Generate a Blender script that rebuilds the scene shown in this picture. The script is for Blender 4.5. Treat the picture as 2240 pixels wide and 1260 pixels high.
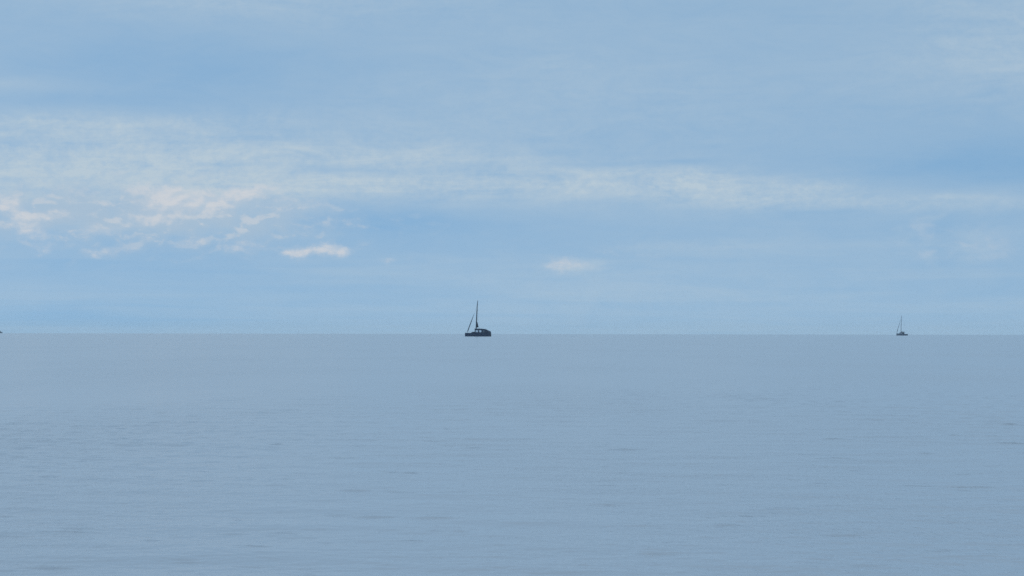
import bpy, bmesh, math, random
import numpy as np
from mathutils import Vector, Matrix

for o in list(bpy.data.objects):
    bpy.data.objects.remove(o, do_unlink=True)
sc = bpy.context.scene
C = sc.collection
R_EARTH = 6.371e6
EYE = 2.0                       # eye height above the water, on the beach
FPX = 5000.0                    # focal length in units of a 2240 wide frame
def rad(d): return math.radians(d)
def drop(r): return -r * r / (2 * R_EARTH)

# ------------------------------------------------------------------ camera
cam = bpy.data.cameras.new('camera')
cam.sensor_width = 36.0
cam.lens = 36.0 * FPX / 2240.0
cam.clip_start = 0.5
cam.clip_end = 60000.0
camo = bpy.data.objects.new('camera', cam)
C.objects.link(camo)
pitch = math.atan((726.6 - 630.0) / FPX)
camo.location = (0, 0, EYE)
camo.matrix_world = (Matrix.Translation((0, 0, EYE)) @ Matrix.Rotation(math.pi / 2 + pitch, 4, 'X')
                     @ Matrix.Rotation(0.0016, 4, 'Z'))
sc.camera = camo

# ------------------------------------------------------------------ colour management, engine
sc.view_settings.view_transform = 'Standard'
sc.view_settings.look = 'None'
sc.view_settings.exposure = 0.0
sc.view_settings.gamma = 1.0
sc.view_settings.use_curve_mapping = False
sc.render.engine = 'CYCLES'
sc.cycles.max_bounces = 4
sc.cycles.volume_bounces = 1
sc.cycles.use_denoising = False
sc.render.filter_size = 1.5

SUN_EL, SUN_AZ = 48.0, -62.0     # degrees, azimuth from +Y towards +X
SKY = 0.10

# ------------------------------------------------------------------ node expression helper
class Ex:
    """a small wrapper so that shader maths can be written as python expressions"""
    def __init__(s, nt, sock): s.nt, s.s = nt, sock
    def _m(s, op, *a, clamp=False):
        n = s.nt.nodes.new('ShaderNodeMath'); n.operation = op; n.use_clamp = clamp
        for i, v in enumerate((s,) + a):
            if isinstance(v, Ex): s.nt.links.new(v.s, n.inputs[i])
            else: n.inputs[i].default_value = v
        return Ex(s.nt, n.outputs[0])
    def __add__(s, b): return s._m('ADD', b)
    def __radd__(s, b): return s._m('ADD', b)
    def __sub__(s, b): return s._m('SUBTRACT', b)
    def __mul__(s, b): return s._m('MULTIPLY', b)
    def __rmul__(s, b): return s._m('MULTIPLY', b)
    def __truediv__(s, b): return s._m('DIVIDE', b)
    def max(s, b): return s._m('MAXIMUM', b)
    def min(s, b): return s._m('MINIMUM', b)
    def sat(s): return s._m('ADD', 0.0, clamp=True)
    def ss(s, a, b):
        n = s.nt.nodes.new('ShaderNodeMapRange'); n.interpolation_type = 'SMOOTHSTEP'
        s.nt.links.new(s.s, n.inputs[0])
        n.inputs[1].default_value, n.inputs[2].default_value = a, b
        return Ex(s.nt, n.outputs[0])
def vec(nt, x, y, z):
    n = nt.nodes.new('ShaderNodeCombineXYZ')
    for i, v in enumerate((x, y, z)):
        if isinstance(v, Ex): nt.links.new(v.s, n.inputs[i])
        else: n.inputs[i].default_value = v
    return n.outputs[0]
def noise(nt, v, scale=1.0, detail=3.0, rough=0.5, lac=2.0, dist=0.0):
    n = nt.nodes.new('ShaderNodeTexNoise')
    nt.links.new(v, n.inputs['Vector'])
    n.inputs['Scale'].default_value = scale; n.inputs['Detail'].default_value = detail
    n.inputs['Roughness'].default_value = rough; n.inputs['Lacunarity'].default_value = lac
    n.inputs['Distortion'].default_value = dist
    return Ex(nt, n.outputs['Fac'])
def vmath(nt, op, a, b=None, c=None):
    n = nt.nodes.new('ShaderNodeVectorMath'); n.operation = op
    for i, v in enumerate((a, b, c)):
        if v is None: continue
        if isinstance(v, (tuple, list)): n.inputs[i].default_value = v
        else: nt.links.new(v, n.inputs[i])
    return n.outputs['Value'] if op in ('DOT_PRODUCT', 'LENGTH') else n.outputs['Vector']
def blob(nt, p, cx, cy, sx, sy):
    q = vmath(nt, 'MULTIPLY_ADD', p, (1 / sx, 1 / sy, 0), (-cx / sx, -cy / sy, 0))
    d = Ex(nt, vmath(nt, 'DOT_PRODUCT', q, q))
    return (d * -1.0)._m('EXPONENT')
def blobs(nt, p, items):
    t = None
    for cx, cy, sx, sy, a in items:
        b = blob(nt, p, cx, cy, sx, sy) * a
        t = b if t is None else t + b
    return t
def mix(nt, fac, a, b):
    n = nt.nodes.new('ShaderNodeMix'); n.data_type = 'RGBA'; n.clamp_factor = True
    if isinstance(fac, Ex): nt.links.new(fac.s, n.inputs[0])
    else: n.inputs[0].default_value = fac
    for i, v in ((6, a), (7, b)):
        if isinstance(v, (tuple, list)): n.inputs[i].default_value = (*v, 1) if len(v) == 3 else v
        else: nt.links.new(v, n.inputs[i])
    return n.outputs[2]
def lin(r, g, b, k=1.0):
    f = lambda c: (c / 12.92 if c <= 0.04045 else ((c + 0.055) / 1.055) ** 2.4)
    return tuple(f(v / 255) * k for v in (r, g, b))

# ------------------------------------------------------------------ world: hazy maritime sky with veil cloud and low cumulus
world = bpy.data.worlds.new('World')
sc.world = world
world.use_nodes = True
world.cycles.sampling_method = 'MANUAL'
world.cycles.sample_map_resolution = 256
nt = world.node_tree
bg = nt.nodes['Background']
bg.inputs[1].default_value = SKY
tc = nt.nodes.new('ShaderNodeTexCoord')
sep = nt.nodes.new('ShaderNodeSeparateXYZ')
nt.links.new(tc.outputs['Generated'], sep.inputs[0])
dx, dy, dz = (Ex(nt, sep.outputs[i]) for i in range(3))
dzp = dz.max(0.0)
sky = nt.nodes.new('ShaderNodeTexSky')
sky.sky_type = 'NISHITA'
sky.sun_disc = False
sky.sun_elevation = rad(SUN_EL)
sky.sun_rotation = rad(SUN_AZ)
sky.air_density = 0.6
sky.dust_density = 0.2
sky.ozone_density = 6.0
nt.links.new(vec(nt, dx, dy, dzp * 0.93 + 0.07), sky.inputs['Vector'])

# angles in units of 1/5000 rad: azimuth U (0 = straight out to sea), elevation V
U = dx._m('ARCTAN2', dy) * FPX
V = dz._m('ARCSINE') * FPX
UV = vec(nt, U, V, 0.0)
# a flat cloud deck seen in perspective
inv = (dzp + 0.035)._m('POWER', -1.0)
deck = vec(nt, dx * inv, dy * inv, 0.0)

def cl(r, g, b): return lin(r, g, b, 1.0 / SKY)
# warps
dirv = vec(nt, dx * 40.0, dy * 40.0, dz * 110.0)
w1 = noise(nt, dirv, 0.45, 4, 0.55) - 0.5
w1b = noise(nt, vmath(nt, 'ADD', dirv, (31.7, 9.2, 4.4)), 0.45, 4, 0.55) - 0.5
P1 = vec(nt, U + w1 * 420.0, V + w1b * 60.0, 0.0)

# the thin veil that covers all of the sky, thicker in streaks
veil_n = noise(nt, deck, 0.42, 5, 0.55, dist=0.6)
veil_base = veil_n.ss(0.30, 0.75)
X = lambda x: x - 1120.0
Y = lambda y: 727.0 - y
veil_sp = blobs(nt, P1, [
    (X(60), Y(330), 520, 62, 0.42), (X(120), Y(275), 420, 17, 0.28), (X(230), Y(375), 90, 20, 0.14), (X(40), Y(385), 90, 18, 0.14), (X(480), Y(345), 420, 60, 0.35), (X(150), Y(420), 420, 60, 0.45),
    (X(560), Y(425), 300, 45, 0.40), (X(960), Y(345), 210, 26, 0.45), (X(900), Y(405), 330, 30, 0.45),
    (X(1420), Y(402), 340, 36, 0.62), (X(1580), Y(385), 130, 14, 0.25), (X(1680), Y(430), 230, 34, 0.46), (X(2050), Y(452), 300, 18, 0.36),
    (X(60), Y(195), 130, 14, 0.22), (X(620), Y(10), 520, 45, 0.22), (X(2180), Y(110), 260, 120, 0.30),
    (X(1200), Y(140), 90, 55, 0.10), (X(1240), Y(585), 75, 16, 0.30), (X(1500), Y(540), 220, 14, 0.12),
    (X(2010), Y(500), 22, 30, 0.20), (X(2150), Y(540), 60, 40, 0.15), (X(2015), Y(555), 22, 28, 0.14),
    (X(1300), Y(640), 520, 60, 0.12), (X(700), Y(640), 500, 30, -0.08), (X(1250), Y(250), 500, 110, 0.14)])
gaps = blobs(nt, P1, [
    (X(2150), Y(365), 330, 55, 0.45), (X(1480), Y(352), 110, 8, 0.34), (X(850), Y(371), 150, 8, 0.35),
    (X(850), Y(485), 230, 32, 0.45), (X(350), Y(560), 300, 38, 0.30), (X(2050), Y(525), 60, 40, 0.22),
    (X(330), Y(150), 330, 60, 0.28), (X(150), Y(228), 230, 14, 0.25), (X(220), Y(700), 380, 28, 0.50),
    (X(1750), Y(470), 110, 7, 0.22), (X(1250), Y(362), 130, 6, 0.2)])
iso = vec(nt, dx * 300.0, dy * 300.0, dz * 420.0)
grain = noise(nt, iso, 1.0, 4, 0.65) - 0.5
wisp = noise(nt, vec(nt, dx * 26.0, dy * 26.0, dz * 95.0), 1.0, 6, 0.62, dist=1.4) - 0.5
mottle = noise(nt, iso, 0.22, 4, 0.6, dist=0.5) - 0.5
streak = noise(nt, vec(nt, dx * 26.0, dy * 26.0, dz * 520.0), 0.6, 4, 0.6) - 0.5
frame_v = veil_sp - gaps * 0.75
aloft = dzp.ss(0.08, 0.35)
fs = frame_v.sat()
veil = (veil_base * 0.15 + 0.36 + aloft * 0.30 + frame_v * 0.58 + streak * (fs * 0.70 + 0.03)
        + wisp * (fs * 1.35 + 0.16) + mottle * (fs * 0.60 + 0.05) + grain * (fs * 0.75 + 0.04)).sat()

# low cumulus: soft billows with lit crowns
fine = vec(nt, dx * 120.0, dy * 120.0, dz * 160.0)
f1 = noise(nt, fine, 1.0, 5, 0.6) - 0.5
f2 = noise(nt, vmath(nt, 'ADD', fine, (7.3, 51.1, 3.9)), 1.0, 5, 0.6) - 0.5
def stroke(pts, sx, sy, amp):
    return [(X(x), Y(y), sx, sy, amp) for x, y in pts]
BODY = [(X(375), Y(452), 70, 30, 0.8), (X(560), Y(445), 110, 26, 0.7), (X(340), Y(484), 60, 20, 0.6), (X(60), Y(490), 50, 34, 0.6),
        (X(180), Y(482), 80, 18, 0.5), (X(240), Y(512), 70, 20, 0.5), (X(245), Y(564), 60, 14, 0.5), (X(690), Y(558), 70, 13, 0.7),
        (X(550), Y(548), 50, 20, 0.5), (X(440), Y(538), 24, 18, 0.5), (X(1240), Y(584), 60, 16, 0.5), (X(850), Y(572), 24, 8, 0.5),
        (X(220), Y(425), 120, 30, 0.4)]
CROWN = [(X(x), Y(y), sx, sy, a) for x, y, sx, sy, a in (
    (325, 416, 55, 14, .6), (345, 448, 50, 17, .8), (398, 436, 40, 19, .95), (432, 432, 28, 16, .85), (482, 446, 34, 16, .75),
    (525, 428, 36, 15, .8), (575, 418, 60, 12, .65), (335, 484, 60, 17, .65), (440, 466, 80, 20, .42), (640, 452, 110, 18, .28),
    (14, 452, 42, 14, .75), (48, 468, 24, 20, .7), (68, 500, 32, 22, .8), (98, 518, 28, 14, .55), (175, 430, 60, 14, .3),
    (125, 478, 56, 14, .65), (235, 506, 50, 11, .6), (105, 552, 22, 12, .5), (225, 562, 38, 11, .55), (295, 552, 30, 10, .4),
    (434, 530, 22, 15, .5), (540, 543, 46, 15, .5), (640, 559, 30, 10, .85), (662, 555, 22, 12, .85), (700, 550, 22, 11, .55), (720, 543, 30, 13, 1.0), (750, 554, 22, 12, .9),
    (848, 571, 24, 7, .4), (1225, 580, 44, 20, .42), (1270, 583, 60, 15, .30), (1500, 540, 200, 10, .18), (2008, 498, 30, 26, .34), (2015, 556, 28, 28, .26), (2150, 540, 70, 44, .30))]
f3 = noise(nt, fine, 2.7, 4, 0.6) - 0.5
pc = vec(nt, U + f1 * 58.0, V + f2 * 34.0, 0.0)
field = blobs(nt, UV, [(X(250), Y(475), 440, 75, 1.05), (X(620), Y(500), 260, 60, 0.35), (X(2080), Y(530), 150, 50, 0.30), (X(1350), Y(560), 260, 34, 0.22)])
puff = vec(nt, dx * 78.0, dy * 78.0, dz * 150.0)
n0 = noise(nt, puff, 1.0, 5, 0.55, dist=0.3)
n1 = noise(nt, vmath(nt, 'ADD', puff, (-0.08, 0.0, 0.30)), 1.0, 5, 0.55, dist=0.3)
fld = (n0 + field * 0.34 + f3 * 0.16).ss(0.48, 0.90) * field.sat()
fld_lit = (n0 - n1 + f3 * 0.1).ss(0.0, 0.16)
body = (blobs(nt, pc, BODY) + f1 * 0.5).ss(0.05, 1.15)
crown = (blobs(nt, pc, CROWN) * (f1 * 0.9 + f3 * 1.3 + 1.08)).ss(0.06, 1.10)
shade = (n0 - n1 + f3 * 0.14 + 0.10).ss(-0.04, 0.20) * 0.55 + 0.45

col = sky.outputs[0]
col = mix(nt, 0.70, col, cl(116, 172, 213))                    # thin even haze aloft
col = mix(nt, veil, col, cl(183, 201, 214))
col = mix(nt, fld * 0.70, col, cl(170, 191, 210))
col = mix(nt, fld * fld_lit * 0.62, col, cl(202, 208, 215))
col = mix(nt, body * 0.40, col, cl(166, 190, 211))
col = mix(nt, crown * shade * 0.82, col, cl(208, 211, 216))
nt.links.new(col, bg.inputs[0])

# ------------------------------------------------------------------ sun, softened by the veil
sun = bpy.data.lights.new('sun', 'SUN')
sun.energy = 1.2
sun.angle = rad(12)
sun.color = (1.0, 0.95, 0.88)
suno = bpy.data.objects.new('sun', sun)
C.objects.link(suno)
sd = Vector((math.sin(rad(SUN_AZ)) * math.cos(rad(SUN_EL)), math.cos(rad(SUN_AZ)) * math.cos(rad(SUN_EL)), math.sin(rad(SUN_EL))))
suno.rotation_euler = (-sd).to_track_quat('-Z', 'Y').to_euler()
suno.location = (-60, 40, 80)

# ------------------------------------------------------------------ materials
def material(name):
    m = bpy.data.materials.new(name); m.use_nodes = True
    return m, m.node_tree, m.node_tree.nodes['Principled BSDF']
def paint(name, colr, rough=0.4, wear=0.25, metal=0.0):
    m, n, b = material(name)
    t = n.nodes.new('ShaderNodeTexCoord')
    f = noise(n, t.outputs['Object'], 1.6, 5, 0.6)
    c = mix(n, f.ss(0.35, 0.75), colr, tuple(v * (1 - wear) + 0.02 * wear for v in colr))
    n.links.new(c, b.inputs['Base Color'])
    n.links.new((f * 0.2 + (rough - 0.1)).s, b.inputs['Roughness'])
    b.inputs['Metallic'].default_value = metal
    b.inputs['Specular IOR Level'].default_value = 0.06 if max(colr) < 0.1 else 0.5
    return m
M = {
    'navy': paint('navy_hull_paint', (0.001, 0.026, 0.085), 0.55),
    'dark': paint('dark_cabin_paint', (0.001, 0.026, 0.080), 0.55),
    'roof': paint('pale_roof_gelcoat', (0.62, 0.64, 0.66), 0.45),
    'antifoul': paint('black_antifouling', (0.010, 0.013, 0.020), 0.7),
    'mast': paint('dark_anodised_mast', (0.010, 0.030, 0.060), 0.5),
    'canvas': paint('navy_canvas', (0.008, 0.028, 0.065), 0.9),
    'wire': paint('rigging_steel', (0.05, 0.06, 0.075), 0.4),
    'deck': paint('grey_deck', (0.16, 0.18, 0.20), 0.7),
}
gm, gn, gb = material('cabin_window_glass')
gb.inputs['Base Color'].default_value = (0.70, 0.76, 0.82, 1)
gb.inputs['Roughness'].default_value = 0.05
gb.inputs['IOR'].default_value = 2.2
gb.inputs['Metallic'].default_value = 0.8
M['glass'] = gm
M['tinted'] = paint('tinted_port_glass', (0.06, 0.09, 0.14), 0.2, 0.1)
M['slate'] = paint('slate_blue_hull', (0.030, 0.070, 0.140), 0.55)

# water
wm, wn, wb = material('sea_water')
wt = wn.nodes.new('ShaderNodeTexCoord')
wp = wt.outputs['Object']
st = vmath(wn, 'MULTIPLY', wp, (1.0, 0.3, 1.0))
rip1 = noise(wn, st, 12.0, 3, 0.6, dist=0.3)
rip2 = noise(wn, vmath(wn, 'MULTIPLY', wp, (0.8, 0.8, 1.0)), 2.2, 3, 0.55, dist=0.3)
rip3 = noise(wn, vmath(wn, 'MULTIPLY', wp, (0.3, 1.0, 1.0)), 0.22, 3, 0.55)
patch = noise(wn, vmath(wn, 'MULTIPLY', wp, (0.5, 0.16, 1.0)), 0.14, 3, 0.5).ss(0.35, 0.68)
hgt = rip1 * (patch * 0.034 + 0.003) + rip2 * (patch * 0.040 + 0.006) + rip3 * 0.06
bump = wn.nodes.new('ShaderNodeBump')
bump.inputs['Strength'].default_value = 1.0
bump.inputs['Distance'].default_value = 1.0
wn.links.new(hgt.s, bump.inputs['Height'])
wn.links.new(bump.outputs[0], wb.inputs['Normal'])
wb.inputs['Base Color'].default_value = (0.262, 0.332, 0.412, 1)
wb.inputs['IOR'].default_value = 1.333
wb.inputs['Roughness'].default_value = 0.18

# ------------------------------------------------------------------ sea: one curved sheet to beyond the horizon, real wavelets near the shore
def build_sea():
    rng = np.random.default_rng(11)
    az = np.concatenate([np.linspace(-math.pi, rad(-24), 70, endpoint=False), np.linspace(rad(-24), rad(-17), 40, endpoint=False),
                         np.linspace(rad(-17), rad(17), 620, endpoint=False), np.linspace(rad(17), rad(24), 40, endpoint=False),
                         np.linspace(rad(24), math.pi, 70, endpoint=False)])
    dep = np.linspace(2.0 / 14.5, 2.0 / 900.0, 860)
    rr = np.concatenate([np.array([0.6, 2, 4, 6, 8, 10, 11.5, 13]), 2.0 / dep, np.geomspace(980, 9000, 60)])
    dr = np.gradient(rr)
    A, Rr = np.meshgrid(az, rr)
    xs, ys = np.sin(A) * Rr, np.cos(A) * Rr
    DR = np.broadcast_to(dr[:, None], A.shape)
    DA = np.broadcast_to(np.gradient(az)[None, :], A.shape) * Rr
    # patchy wind: ruffled water and slicks
    pt = np.zeros_like(xs)
    for k in range(9):
        kx, ky = rng.normal(0, 0.10), rng.normal(0, 0.045)
        pt += np.sin(xs * kx + ys * ky + rng.uniform(0, 6.28))
    pt = 0.5 + 0.5 * np.tanh(pt * 0.7)
    z = np.zeros_like(xs)
    for k in range(96):
        L = math.exp(rng.uniform(math.log(0.14), math.log(3.0)))
        th = 0.12 + rng.normal(0, 0.45 if L > 1.0 else 1.0)   # the longer waves run roughly towards the beach
        amp = 0.0052 * L ** 0.8 * rng.uniform(0.5, 1.3) * (0.26 if L > 0.8 else 0.9)
        kx, ky = 2 * math.pi / L * math.sin(th), 2 * math.pi / L * math.cos(th)
        need = np.maximum(DR * abs(math.cos(th)), DA * abs(math.sin(th)) * 1.0)
        fade = np.clip((L / np.maximum(need, 1e-6) - 2.5) / 3.0, 0, 1)
        ph = xs * kx + ys * ky + rng.uniform(0, 6.28) + 0.8 * np.sin(xs * 0.11 * rng.uniform(.5, 2) + ys * 0.05 + k)
        w = np.sin(ph)
        w = w + 0.22 * np.cos(2 * ph)                     # slightly peaked crests
        loc = 0.10 + 1.3 * pt if L < 1.0 else 0.5 + 0.5 * pt
        z += amp * w * fade * loc
    # single steeper wavelets scattered over the near water
    for k in range(110):
        r0 = 2.0 / rng.uniform(2.0 / 70, 2.0 / 17.5)
        a0 = rng.uniform(rad(-15), rad(15))
        cx, cy = math.sin(a0) * r0, math.cos(a0) * r0
        th = rng.normal(0.1, 0.28)
        L = rng.uniform(0.14, 0.34) * (r0 / 28) ** 0.8
        wl = rng.uniform(0.08, 0.34) * (r0 / 28) ** 0.8
        u = (xs - cx) * math.cos(th) - (ys - cy) * math.sin(th)
        v = (xs - cx) * math.sin(th) + (ys - cy) * math.cos(th) + 0.10 * np.sin(u * 3.1 + k) * L
        m = (np.abs(u) < 3 * wl) & (np.abs(v) < 1.6 * L)
        z[m] += 0.030 * L * rng.uniform(0.5, 1.5) * np.exp(-(u[m] / wl) ** 2 - (v[m] / (0.55 * L)) ** 2) * np.cos(2 * math.pi * v[m] / L)
    z += drop(Rr)
    n_r, n_a = A.shape
    co = np.stack([xs, ys, z], -1).reshape(-1, 3)
    i = np.arange(n_r - 1)[:, None] * n_a
    j = np.arange(n_a)[None, :]
    j2 = (j + 1) % n_a
    f = np.stack([i + j, i + n_a + j, i + n_a + j2, i + j2], -1).reshape(-1, 4)[:, ::-1]
    # normals up: check one face
    a, b, c = co[f[0, 0]], co[f[0, 1]], co[f[0, 2]]
    if np.cross(b - a, c - a)[2] < 0: f = f[:, ::-1]
    me = bpy.data.meshes.new('sea')
    me.vertices.add(len(co)); me.vertices.foreach_set('co', co.astype(np.float32).ravel())
    nf = len(f)
    me.loops.add(nf * 4); me.loops.foreach_set('vertex_index', np.ascontiguousarray(f).astype(np.int32).ravel())
    me.polygons.add(nf)
    me.polygons.foreach_set('loop_start', np.arange(0, nf * 4, 4, dtype=np.int32))
    me.polygons.foreach_set('use_smooth', np.ones(nf, dtype=bool))
    me.update(calc_edges=True)
    me.materials.append(wm)
    o = bpy.data.objects.new('sea', me)
    C.objects.link(o)
    o['kind'] = 'structure'
    o['label'] = 'calm grey blue sea with small ripples reaching the horizon'
    return o
build_sea()

# ------------------------------------------------------------------ mesh helpers for the boats
def obj(name, bm, mat, parent=None, smooth=False, bevel=0.0):
    bmesh.ops.recalc_face_normals(bm, faces=bm.faces)
    if bevel:
        bmesh.ops.bevel(bm, geom=[e for e in bm.edges if e.calc_face_angle(0) > 0.6], offset=bevel, segments=2, affect='EDGES')
    me = bpy.data.meshes.new(name); bm.to_mesh(me); bm.free()
    for p in me.polygons: p.use_smooth = smooth
    me.materials.append(M[mat])
    o = bpy.data.objects.new(name, me); C.objects.link(o)
    if parent: o.parent = parent
    return o
def thing(name, label, cat, loc, rz):
    o = bpy.data.objects.new(name, None); C.objects.link(o)
    o.location = loc; o.rotation_euler = (0, 0, rz)
    o['label'] = label; o['category'] = cat
    return o
def loft(bm, rings, close=True, cap=True):
    vs = [[bm.verts.new(p) for p in r] for r in rings]
    n = len(vs[0])
    for a, b in zip(vs, vs[1:]):
        for k in range(n if close else n - 1):
            bm.faces.new((a[k], a[(k + 1) % n], b[(k + 1) % n], b[k]))
    if cap:
        bm.faces.new(vs[0]); bm.faces.new(vs[-1])
def tube(bm, pts, rads, seg=8):
    pts = [Vector(p) for p in pts]
    rings = []
    for i, p in enumerate(pts):
        t = (pts[min(i + 1, len(pts) - 1)] - pts[max(i - 1, 0)]).normalized()
        u = t.cross(Vector((0, 0, 1)))
        if u.length < 0.05: u = t.cross(Vector((0, 1, 0)))
        u.normalize(); v = t.cross(u)
        r = rads[i] if isinstance(rads, (list, tuple)) else rads
        rings.append([p + (u * math.cos(2 * math.pi * k / seg) + v * math.sin(2 * math.pi * k / seg)) * r for k in range(seg)])
    loft(bm, rings)
def box(bm, x0, x1, y0, y1, z0, z1):
    loft(bm, [[(x0, y0, z0), (x1, y0, z0), (x1, y1, z0), (x0, y1, z0)], [(x0, y0, z1), (x1, y0, z1), (x1, y1, z1), (x0, y1, z1)]])
def slab(bm, prof, y0, y1):
    """extrude an x-z outline along y"""
    loft(bm, [[(x, y0, z) for x, z in prof], [(x, y1, z) for x, z in prof]])
def hull_rings(L, sections):
    """sections: (x, half beam at deck, half beam at waterline, deck height, keel depth)"""
    out = []
    for x, bd, bw, zd, zk in sections:
        out.append([(x, -bd, zd), (x, -(bd + bw) / 2 - 0.03, zd * 0.5), (x, -bw, 0.02), (x, -bw * 0.55, zk * 0.75), (x, 0, zk),
                    (x, bw * 0.55, zk * 0.75), (x, bw, 0.02), (x, (bd + bw) / 2 + 0.03, zd * 0.5), (x, bd, zd)])
    return out

# ------------------------------------------------------------------ the near boat: a cruising catamaran under bare poles, bow to the left
def catamaran():
    D = 1111.0
    az = math.atan((1046.0 - 1120.0) / FPX)
    px, py = math.tan(az) * D, D
    t = thing('catamaran', 'dark navy cruising catamaran with tall bare mast and two pale cabin windows, nearest boat', 'sailboat',
              (px, py, drop(D)), rad(-9))
    # local x: -6 bow ... +6 stern; y: towards open sea
    for s in (-1, 1):
        bm = bmesh.new()
        cy = s * 2.45
        secs = [(-6.05, .05, .02, 1.72, -.05), (-5.6, .26, .14, 1.74, -.35), (-4.4, .50, .38, 1.66, -.55), (-2.5, .68, .56, 1.62, -.62),
                (0.0, .78, .64, 1.62, -.62), (3.0, .80, .64, 1.62, -.55), (5.2, .74, .56, 1.60, -.32), (5.95, .66, .48, 1.50, -.08)]
        rings = [[(x, y + cy, z) for x, y, z in r] for r in hull_rings(12, secs)]
        loft(bm, rings)
        h = obj('hull', bm, 'navy', t, smooth=False)
        for x, w in ((-3.3, .66), (-2.1, .74), (1.0, .82), (2.6, .82)):
            bm = bmesh.new()
            slab(bm, [(x, 0.95), (x + .7, 0.95), (x + .66, 1.16), (x + .05, 1.16)], cy - w, cy - w + .15)
            obj('hull_port', bm, 'tinted', h)
        bm = bmesh.new()
        slab(bm, [(5.1, -.2), (5.45, -.2), (5.4, -1.2), (5.15, -1.2)], cy - .04, cy + .04)
        obj('rudder', bm, 'antifoul', h)
    # bridge deck between the hulls, fore beam, trampoline
    bm = bmesh.new()
    slab(bm, [(-2.6, .75), (5.6, .75), (5.6, 1.58), (-2.6, 1.58)], -2.0, 2.0)
    obj('bridge_deck', bm, 'navy', t)
    bm = bmesh.new(); tube(bm, [(-5.3, -2.4, 1.55), (-5.3, 0, 1.62), (-5.3, 2.4, 1.55)], .11)
    obj('fore_beam', bm, 'mast', t)
    bm = bmesh.new()
    for k in range(13):
        x = -5.2 + k * .215
        tube(bm, [(x, -1.9, 1.46), (x, 1.9, 1.46)], .025, 4)
    for k in range(13):
        y = -1.9 + k * .316
        tube(bm, [(-5.2, y, 1.46), (-2.62, y, 1.46)], .025, 4)
    tr = obj('trampoline', bm, 'wire', t)
    tr['kind'] = 'stuff'
    # low fore cabin step
    bm = bmesh.new()
    slab(bm, [(-3.35, 1.56), (-2.9, 1.95), (-2.3, 2.20), (-1.35, 2.28), (-1.35, 1.56)], -2.3, 2.3)
    obj('foredeck_coaming', bm, 'dark', t, bevel=.05)
    # deckhouse: side walls with window openings, windscreen, roof sweeping down to the stern
    cab = bmesh.new()
    for s in (-1, 1):
        y0, y1 = s * 2.42, s * 2.30
        slab(cab, [(-1.3, 1.56), (5.85, 1.56), (5.75, 2.05), (-1.3, 2.05)], y0, y1)                 # lower band
        for x0, x1 in ((-1.3, -.82), (.42, .98), (2.02, 2.75), (3.55, 3.85)):
            slab(cab, [(x0, 2.05), (x1, 2.05), (x1, 3.02), (x0, 3.02)], y0, y1)                       # pillars
        slab(cab, [(-1.3, 3.02), (3.85, 3.02), (3.3, 3.48), (1.8, 3.62), (-1.3, 3.66)], y0, y1)        # upper band
        slab(cab, [(3.85, 2.05), (5.75, 2.05), (5.72, 2.28), (4.8, 2.75), (3.85, 3.02)], y0, y1)       # sloping quarter
    slab(cab, [(-1.3, 1.56), (-1.18, 1.56), (-1.18, 3.6), (-1.3, 3.6)], -2.28, 2.28)
    obj('deckhouse', cab, 'dark', t)
    for s in (-1, 1):
        for x0, x1 in ((-.82, .42), (.98, 2.02), (2.75, 3.55)):
            bm = bmesh.new(); slab(bm, [(x0 + .002, 2.052), (x1 - .002, 2.052), (x1 - .002, 3.018), (x0 + .002, 3.018)], s * 2.36 - .015, s * 2.36 + .015)
            obj('window', bm, 'tinted' if x0 > 2.5 else 'glass', t)
    bm = bmesh.new()
    prof = [(-1.5, 3.67), (1.8, 3.63), (3.3, 3.49), (4.8, 2.78), (5.85, 2.30), (5.95, 2.36), (4.85, 2.88), (3.35, 3.60), (1.85, 3.74), (-1.5, 3.78)]
    slab(bm, prof, -2.5, 2.5)
    roof = obj('roof', bm, 'dark', t)
    bm = bmesh.new(); slab(bm, [(-1.2, 3.79), (1.7, 3.76), (1.7, 3.83), (-1.2, 3.90)], -1.9, 1.9)
    obj('roof_panel', bm, 'roof', roof, bevel=.015)
    bm = bmesh.new()
    slab(bm, [(5.75, 1.5), (6.02, 1.5), (5.98, 2.3), (5.78, 2.3)], -2.4, 2.4)
    obj('transom_rail', bm, 'dark', t)
    # mast, raked aft
    bm = bmesh.new()
    mast_pts = [(-.95, 0, 3.7), (-.85, 0, 6.5), (-.62, 0, 12), (-.40, 0, 15.6), (-.18, 0, 17.3)]
    tube(bm, mast_pts, [.28, .27, .23, .20, .12], 10)
    mast = obj('mast', bm, 'mast', t, smooth=True)
    for z, w in ((8.3, 1.0), (12.4, .8)):
        x = -.95 + (z - 3.7) * .052
        bm = bmesh.new(); tube(bm, [(x + .25, -w, z + .1), (x, 0, z), (x + .25, w, z + .1)], .05, 6)
        obj('spreader', bm, 'mast', mast)
    bm = bmesh.new(); tube(bm, [(-.18, 0, 17.25), (-.14, 0, 17.75)], .03, 6); tube(bm, [(-.35, 0, 17.42), (.05, 0, 17.42)], .03, 6)
    obj('wind_vane', bm, 'wire', mast)
    # boom swung out towards the open sea, with the mainsail bundled at the mast
    bm = bmesh.new(); tube(bm, [(-.80, .1, 4.55), (-1.0, 2.5, 4.6), (-1.2, 5.2, 4.7)], .12, 8)
    boom = obj('boom', bm, 'mast', t, smooth=True)
    bm = bmesh.new()
    rings = []
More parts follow.
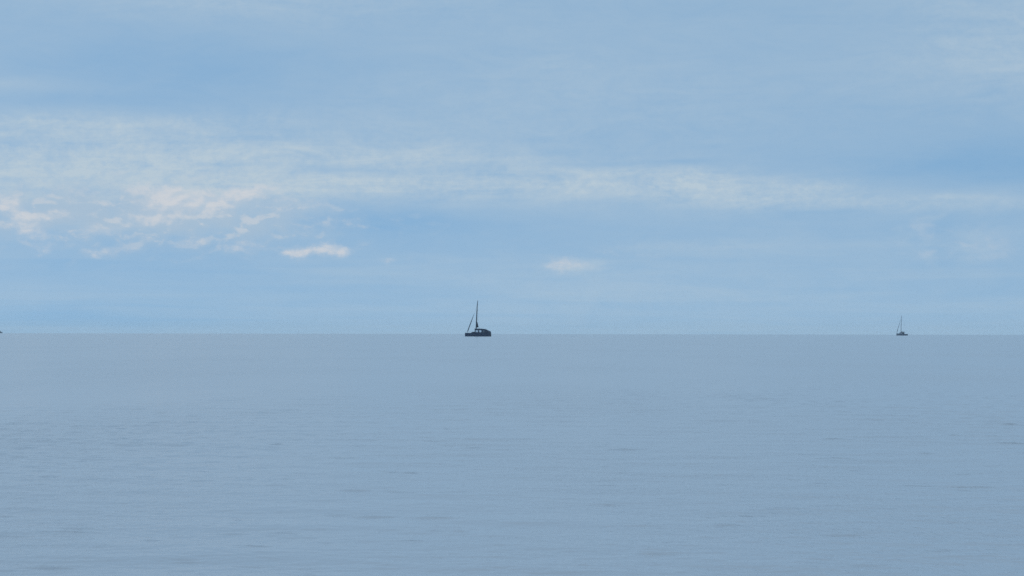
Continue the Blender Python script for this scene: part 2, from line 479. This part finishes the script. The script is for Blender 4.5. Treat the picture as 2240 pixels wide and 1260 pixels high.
    for k in range(11):
        u = k / 10
        cx, cy = -.52 - .45 * u, .12 + 4.8 * u
        zb, zt = 4.3 + .35 * u, 7.2 - 2.0 * u ** .8
        w = .66 * (1 - .45 * u)
        rings.append([(cx + w * math.sin(a) * (.35 + .65 * (1 - v)) + .04 * math.sin(9 * u + v * 5), cy, zb + (zt - zb) * v)
                      for a, v in ((-1.57, .02), (-1.57, .3), (-1.4, .6), (-.9, .85), (0, 1), (.9, .85), (1.4, .6), (1.57, .3), (1.57, .02))])
    loft(bm, rings)
    obj('furled_mainsail', bm, 'canvas', boom, smooth=True)
    # rolled headsail on the forestay, thinning towards the masthead
    bm = bmesh.new()
    a, b = Vector((-5.45, 0, 1.75)), Vector((-.45, 0, 15.0))
    us = [0, .04, .08, .3, .5, .62, .72]
    tube(bm, [a.lerp(b, u) for u in us], [.05, .07, .22, .21, .16, .09, .04], 8)
    obj('furled_headsail', bm, 'canvas', t, smooth=True)
    bm = bmesh.new(); tube(bm, [a.lerp(b, .7), b], .022, 6)
    obj('forestay', bm, 'wire', t)
    for s in (-1, 1):
        bm = bmesh.new(); tube(bm, [(-.42, 0, 15.0), (.3, s * 2.9, 1.7)], .016, 5)
        obj('shroud', bm, 'wire', t)
    # bow rails
    for s in (-1, 1):
        bm = bmesh.new()
        tube(bm, [(-5.85, s * 2.45, 1.72), (-5.9, s * 2.45, 2.25), (-4.8, s * 2.8, 2.3), (-4.75, s * 2.8, 1.66)], .022, 5)
        for x in (-3.6, -2.4):
            tube(bm, [(x, s * 3.0, 1.6), (x, s * 3.0, 2.25)], .018, 5)
        tube(bm, [(-4.8, s * 2.8, 2.3), (-3.6, s * 3.0, 2.25), (-2.4, s * 3.0, 2.25), (-1.2, s * 3.0, 2.2)], .014, 5)
        obj('guard_rail', bm, 'wire', t)
    return t
catamaran()

# ------------------------------------------------------------------ the farther boat: a small sloop
def sloop():
    D = 1926.0
    az = math.atan((1973.0 - 1120.0) / FPX)
    t = thing('sloop', 'small far sailboat with thin bare mast sitting on the horizon at right', 'sailboat',
              (math.tan(az) * D, D, drop(math.hypot(math.tan(az) * D, D))), rad(-34) - az)
    L = 5.4
    bm = bmesh.new()
    secs = [(-5.5, .04, .02, 1.95, -.02), (-4.8, .45, .22, 1.85, -.3), (-3.2, 1.1, .8, 1.62, -.5), (-1.0, 1.55, 1.3, 1.42, -.6),
            (1.5, 1.62, 1.4, 1.34, -.55), (3.8, 1.4, 1.15, 1.30, -.35), (5.3, 1.1, .85, 1.28, -.05)]
    loft(bm, hull_rings(11, secs))
    hull = obj('hull', bm, 'slate', t)
    bm = bmesh.new(); slab(bm, [(-.6, -.5), (1.0, -.5), (.7, -1.9), (-.3, -1.9)], -.09, .09)
    obj('keel', bm, 'antifoul', hull)
    bm = bmesh.new(); slab(bm, [(4.3, -.2), (4.9, -.2), (4.85, -1.4), (4.4, -1.4)], -.05, .05)
    obj('rudder', bm, 'antifoul', hull)
    bm = bmesh.new()
    rings = [[(x, -w, 1.35), (x, -w * .9, h * .92), (x, -w * .6, h), (x, w * .6, h), (x, w * .9, h * .92), (x, w, 1.35)]
             for x, w, h in ((-2.9, .5, 1.72), (-2.2, .8, 2.3), (-1.3, .95, 2.85), (-.2, 1.0, 2.75), (1.1, 1.0, 2.2))]
    loft(bm, rings)
    cabin = obj('cabin', bm, 'slate', t)
    for s in (-1, 1):
        for x in (-1.5, -.5, .4):
            bm = bmesh.new(); slab(bm, [(x - .3, 1.75), (x + .3, 1.75), (x + .25, 2.1), (x - .25, 2.1)], s * 1.02 - .03, s * 1.02 + .03)
            obj('window', bm, 'glass', cabin)
    bm = bmesh.new()
    rings = [[(x, -1.0, z0), (x, -.8, z1), (x, 0, z1 + .08), (x, .8, z1), (x, 1.0, z0)] for x, z0, z1 in ((.5, 2.0, 2.45), (1.1, 1.5, 2.6), (1.9, 1.35, 2.5))]
    loft(bm, rings)
    obj('spray_hood', bm, 'canvas', t)
    bm = bmesh.new(); tube(bm, [(-.9, 0, 2.45), (-.85, 0, 7), (-.62, 0, 12.5), (-.35, 0, 17.0)], [.21, .19, .17, .10], 8)
    mast = obj('mast', bm, 'mast', t, smooth=True)
    bm = bmesh.new(); tube(bm, [(-.75, -.9, 9.0), (-.85, 0, 8.9), (-.75, .9, 9.0)], .05, 6)
    obj('spreader', bm, 'mast', mast)
    bm = bmesh.new(); tube(bm, [(-.8, 0, 2.95), (3.4, 0, 2.8)], .10, 8)
    boom = obj('boom', bm, 'mast', t, smooth=True)
    bm = bmesh.new(); tube(bm, [(-.6, 0, 3.2), (.5, 0, 3.12), (2.0, 0, 3.02), (3.3, 0, 2.9)], [.18, .17, .14, .08], 8)
    obj('furled_mainsail', bm, 'canvas', boom, smooth=True)
    a, b = Vector((-5.2, 0, 2.0)), Vector((-.55, 0, 15.8))
    us = [0, .06, .12, .2, .5, .75, .85]
    bm = bmesh.new(); tube(bm, [a.lerp(b, u) for u in us], [.06, .12, .24, .17, .14, .08, .04], 8)
    obj('furled_headsail', bm, 'canvas', t, smooth=True)
    bm = bmesh.new(); tube(bm, [a.lerp(b, .84), b], .02, 5)
    obj('forestay', bm, 'wire', t)
    bm = bmesh.new(); tube(bm, [(-.35, 0, 16.9), (5.2, 0, 1.35)], .014, 5)
    obj('backstay', bm, 'wire', t)
    bm = bmesh.new()
    tube(bm, [(-4.4, -.55, 1.8), (-4.9, -.4, 2.5), (-5.5, 0, 2.6), (-4.9, .4, 2.5), (-4.4, .55, 1.8)], .03, 5)
    obj('bow_rail', bm, 'wire', t)
    return t
sloop()

# ------------------------------------------------------------------ a workboat whose low stern just enters the frame on the far left
def workboat():
    D = 4600.0
    az = math.atan((-1114.0) / FPX)
    x0 = math.tan(az) * D
    r = math.hypot(x0, D)
    t = thing('workboat', 'dark sliver of a far vessel cut off by the left edge on the horizon', 'boat', (x0 - 12.0, D, drop(r)), 0.0)
    bm = bmesh.new()
    secs = [(-12.5, .3, .1, 4.4, -.1), (-10, 2.0, 1.2, 4.0, -1), (-4, 3.0, 2.6, 3.0, -1.4), (4, 3.0, 2.7, 2.4, -1.3), (10.0, 2.6, 2.2, 2.3, -.6), (11.4, 2.3, 1.9, 2.3, -.1)]
    loft(bm, hull_rings(24, secs))
    obj('hull', bm, 'navy', t)
    bm = bmesh.new()
    slab(bm, [(-7.5, 2.8), (1.0, 2.4), (1.0, 5.4), (-.2, 7.6), (-6.5, 7.8), (-7.5, 5.6)], -2.1, 2.1)
    wh = obj('wheelhouse', bm, 'dark', t, bevel=.08)
    for k in range(3):
        bm = bmesh.new(); slab(bm, [(-6 + k * 2, 5.6), (-4.6 + k * 2, 5.6), (-4.6 + k * 2, 6.9), (-6 + k * 2, 6.9)], -2.14, -2.06)
        obj('window', bm, 'glass', wh)
    bm = bmesh.new(); slab(bm, [(1.0, 2.35), (9.8, 2.25), (8.2, 3.6), (5.4, 5.8), (3.0, 6.4), (1.0, 6.2)], -1.6, 1.6)
    obj('deck_load', bm, 'canvas', t, bevel=.1)
    bm = bmesh.new(); tube(bm, [(-3, 0, 7.7), (-3.1, 0, 12.5)], [.16, .08], 8)
    obj('mast', bm, 'mast', t)
    return t
workboat()

# ------------------------------------------------------------------ haze: even sea air from the beach to beyond the horizon
bm = bmesh.new()
box(bm, -11000, 11000, -11000, 11000, -9.0, 24.0)
bmesh.ops.recalc_face_normals(bm, faces=bm.faces)
me = bpy.data.meshes.new('haze'); bm.to_mesh(me); bm.free()
hm = bpy.data.materials.new('sea_haze'); hm.use_nodes = True
hn = hm.node_tree
for n in list(hn.nodes):
    if n.type == 'BSDF_PRINCIPLED': hn.nodes.remove(n)
pv = hn.nodes.new('ShaderNodeVolumePrincipled')
pv.inputs['Color'].default_value = (0.80, 0.93, 1.0, 1)
pv.inputs['Density'].default_value = 0.00008
pv.inputs['Anisotropy'].default_value = 0.0
hn.links.new(pv.outputs[0], hn.nodes['Material Output'].inputs['Volume'])
me.materials.append(hm)
ho = bpy.data.objects.new('haze', me); C.objects.link(ho)
ho['kind'] = 'stuff'
ho['label'] = 'thin pale blue sea haze over the water'
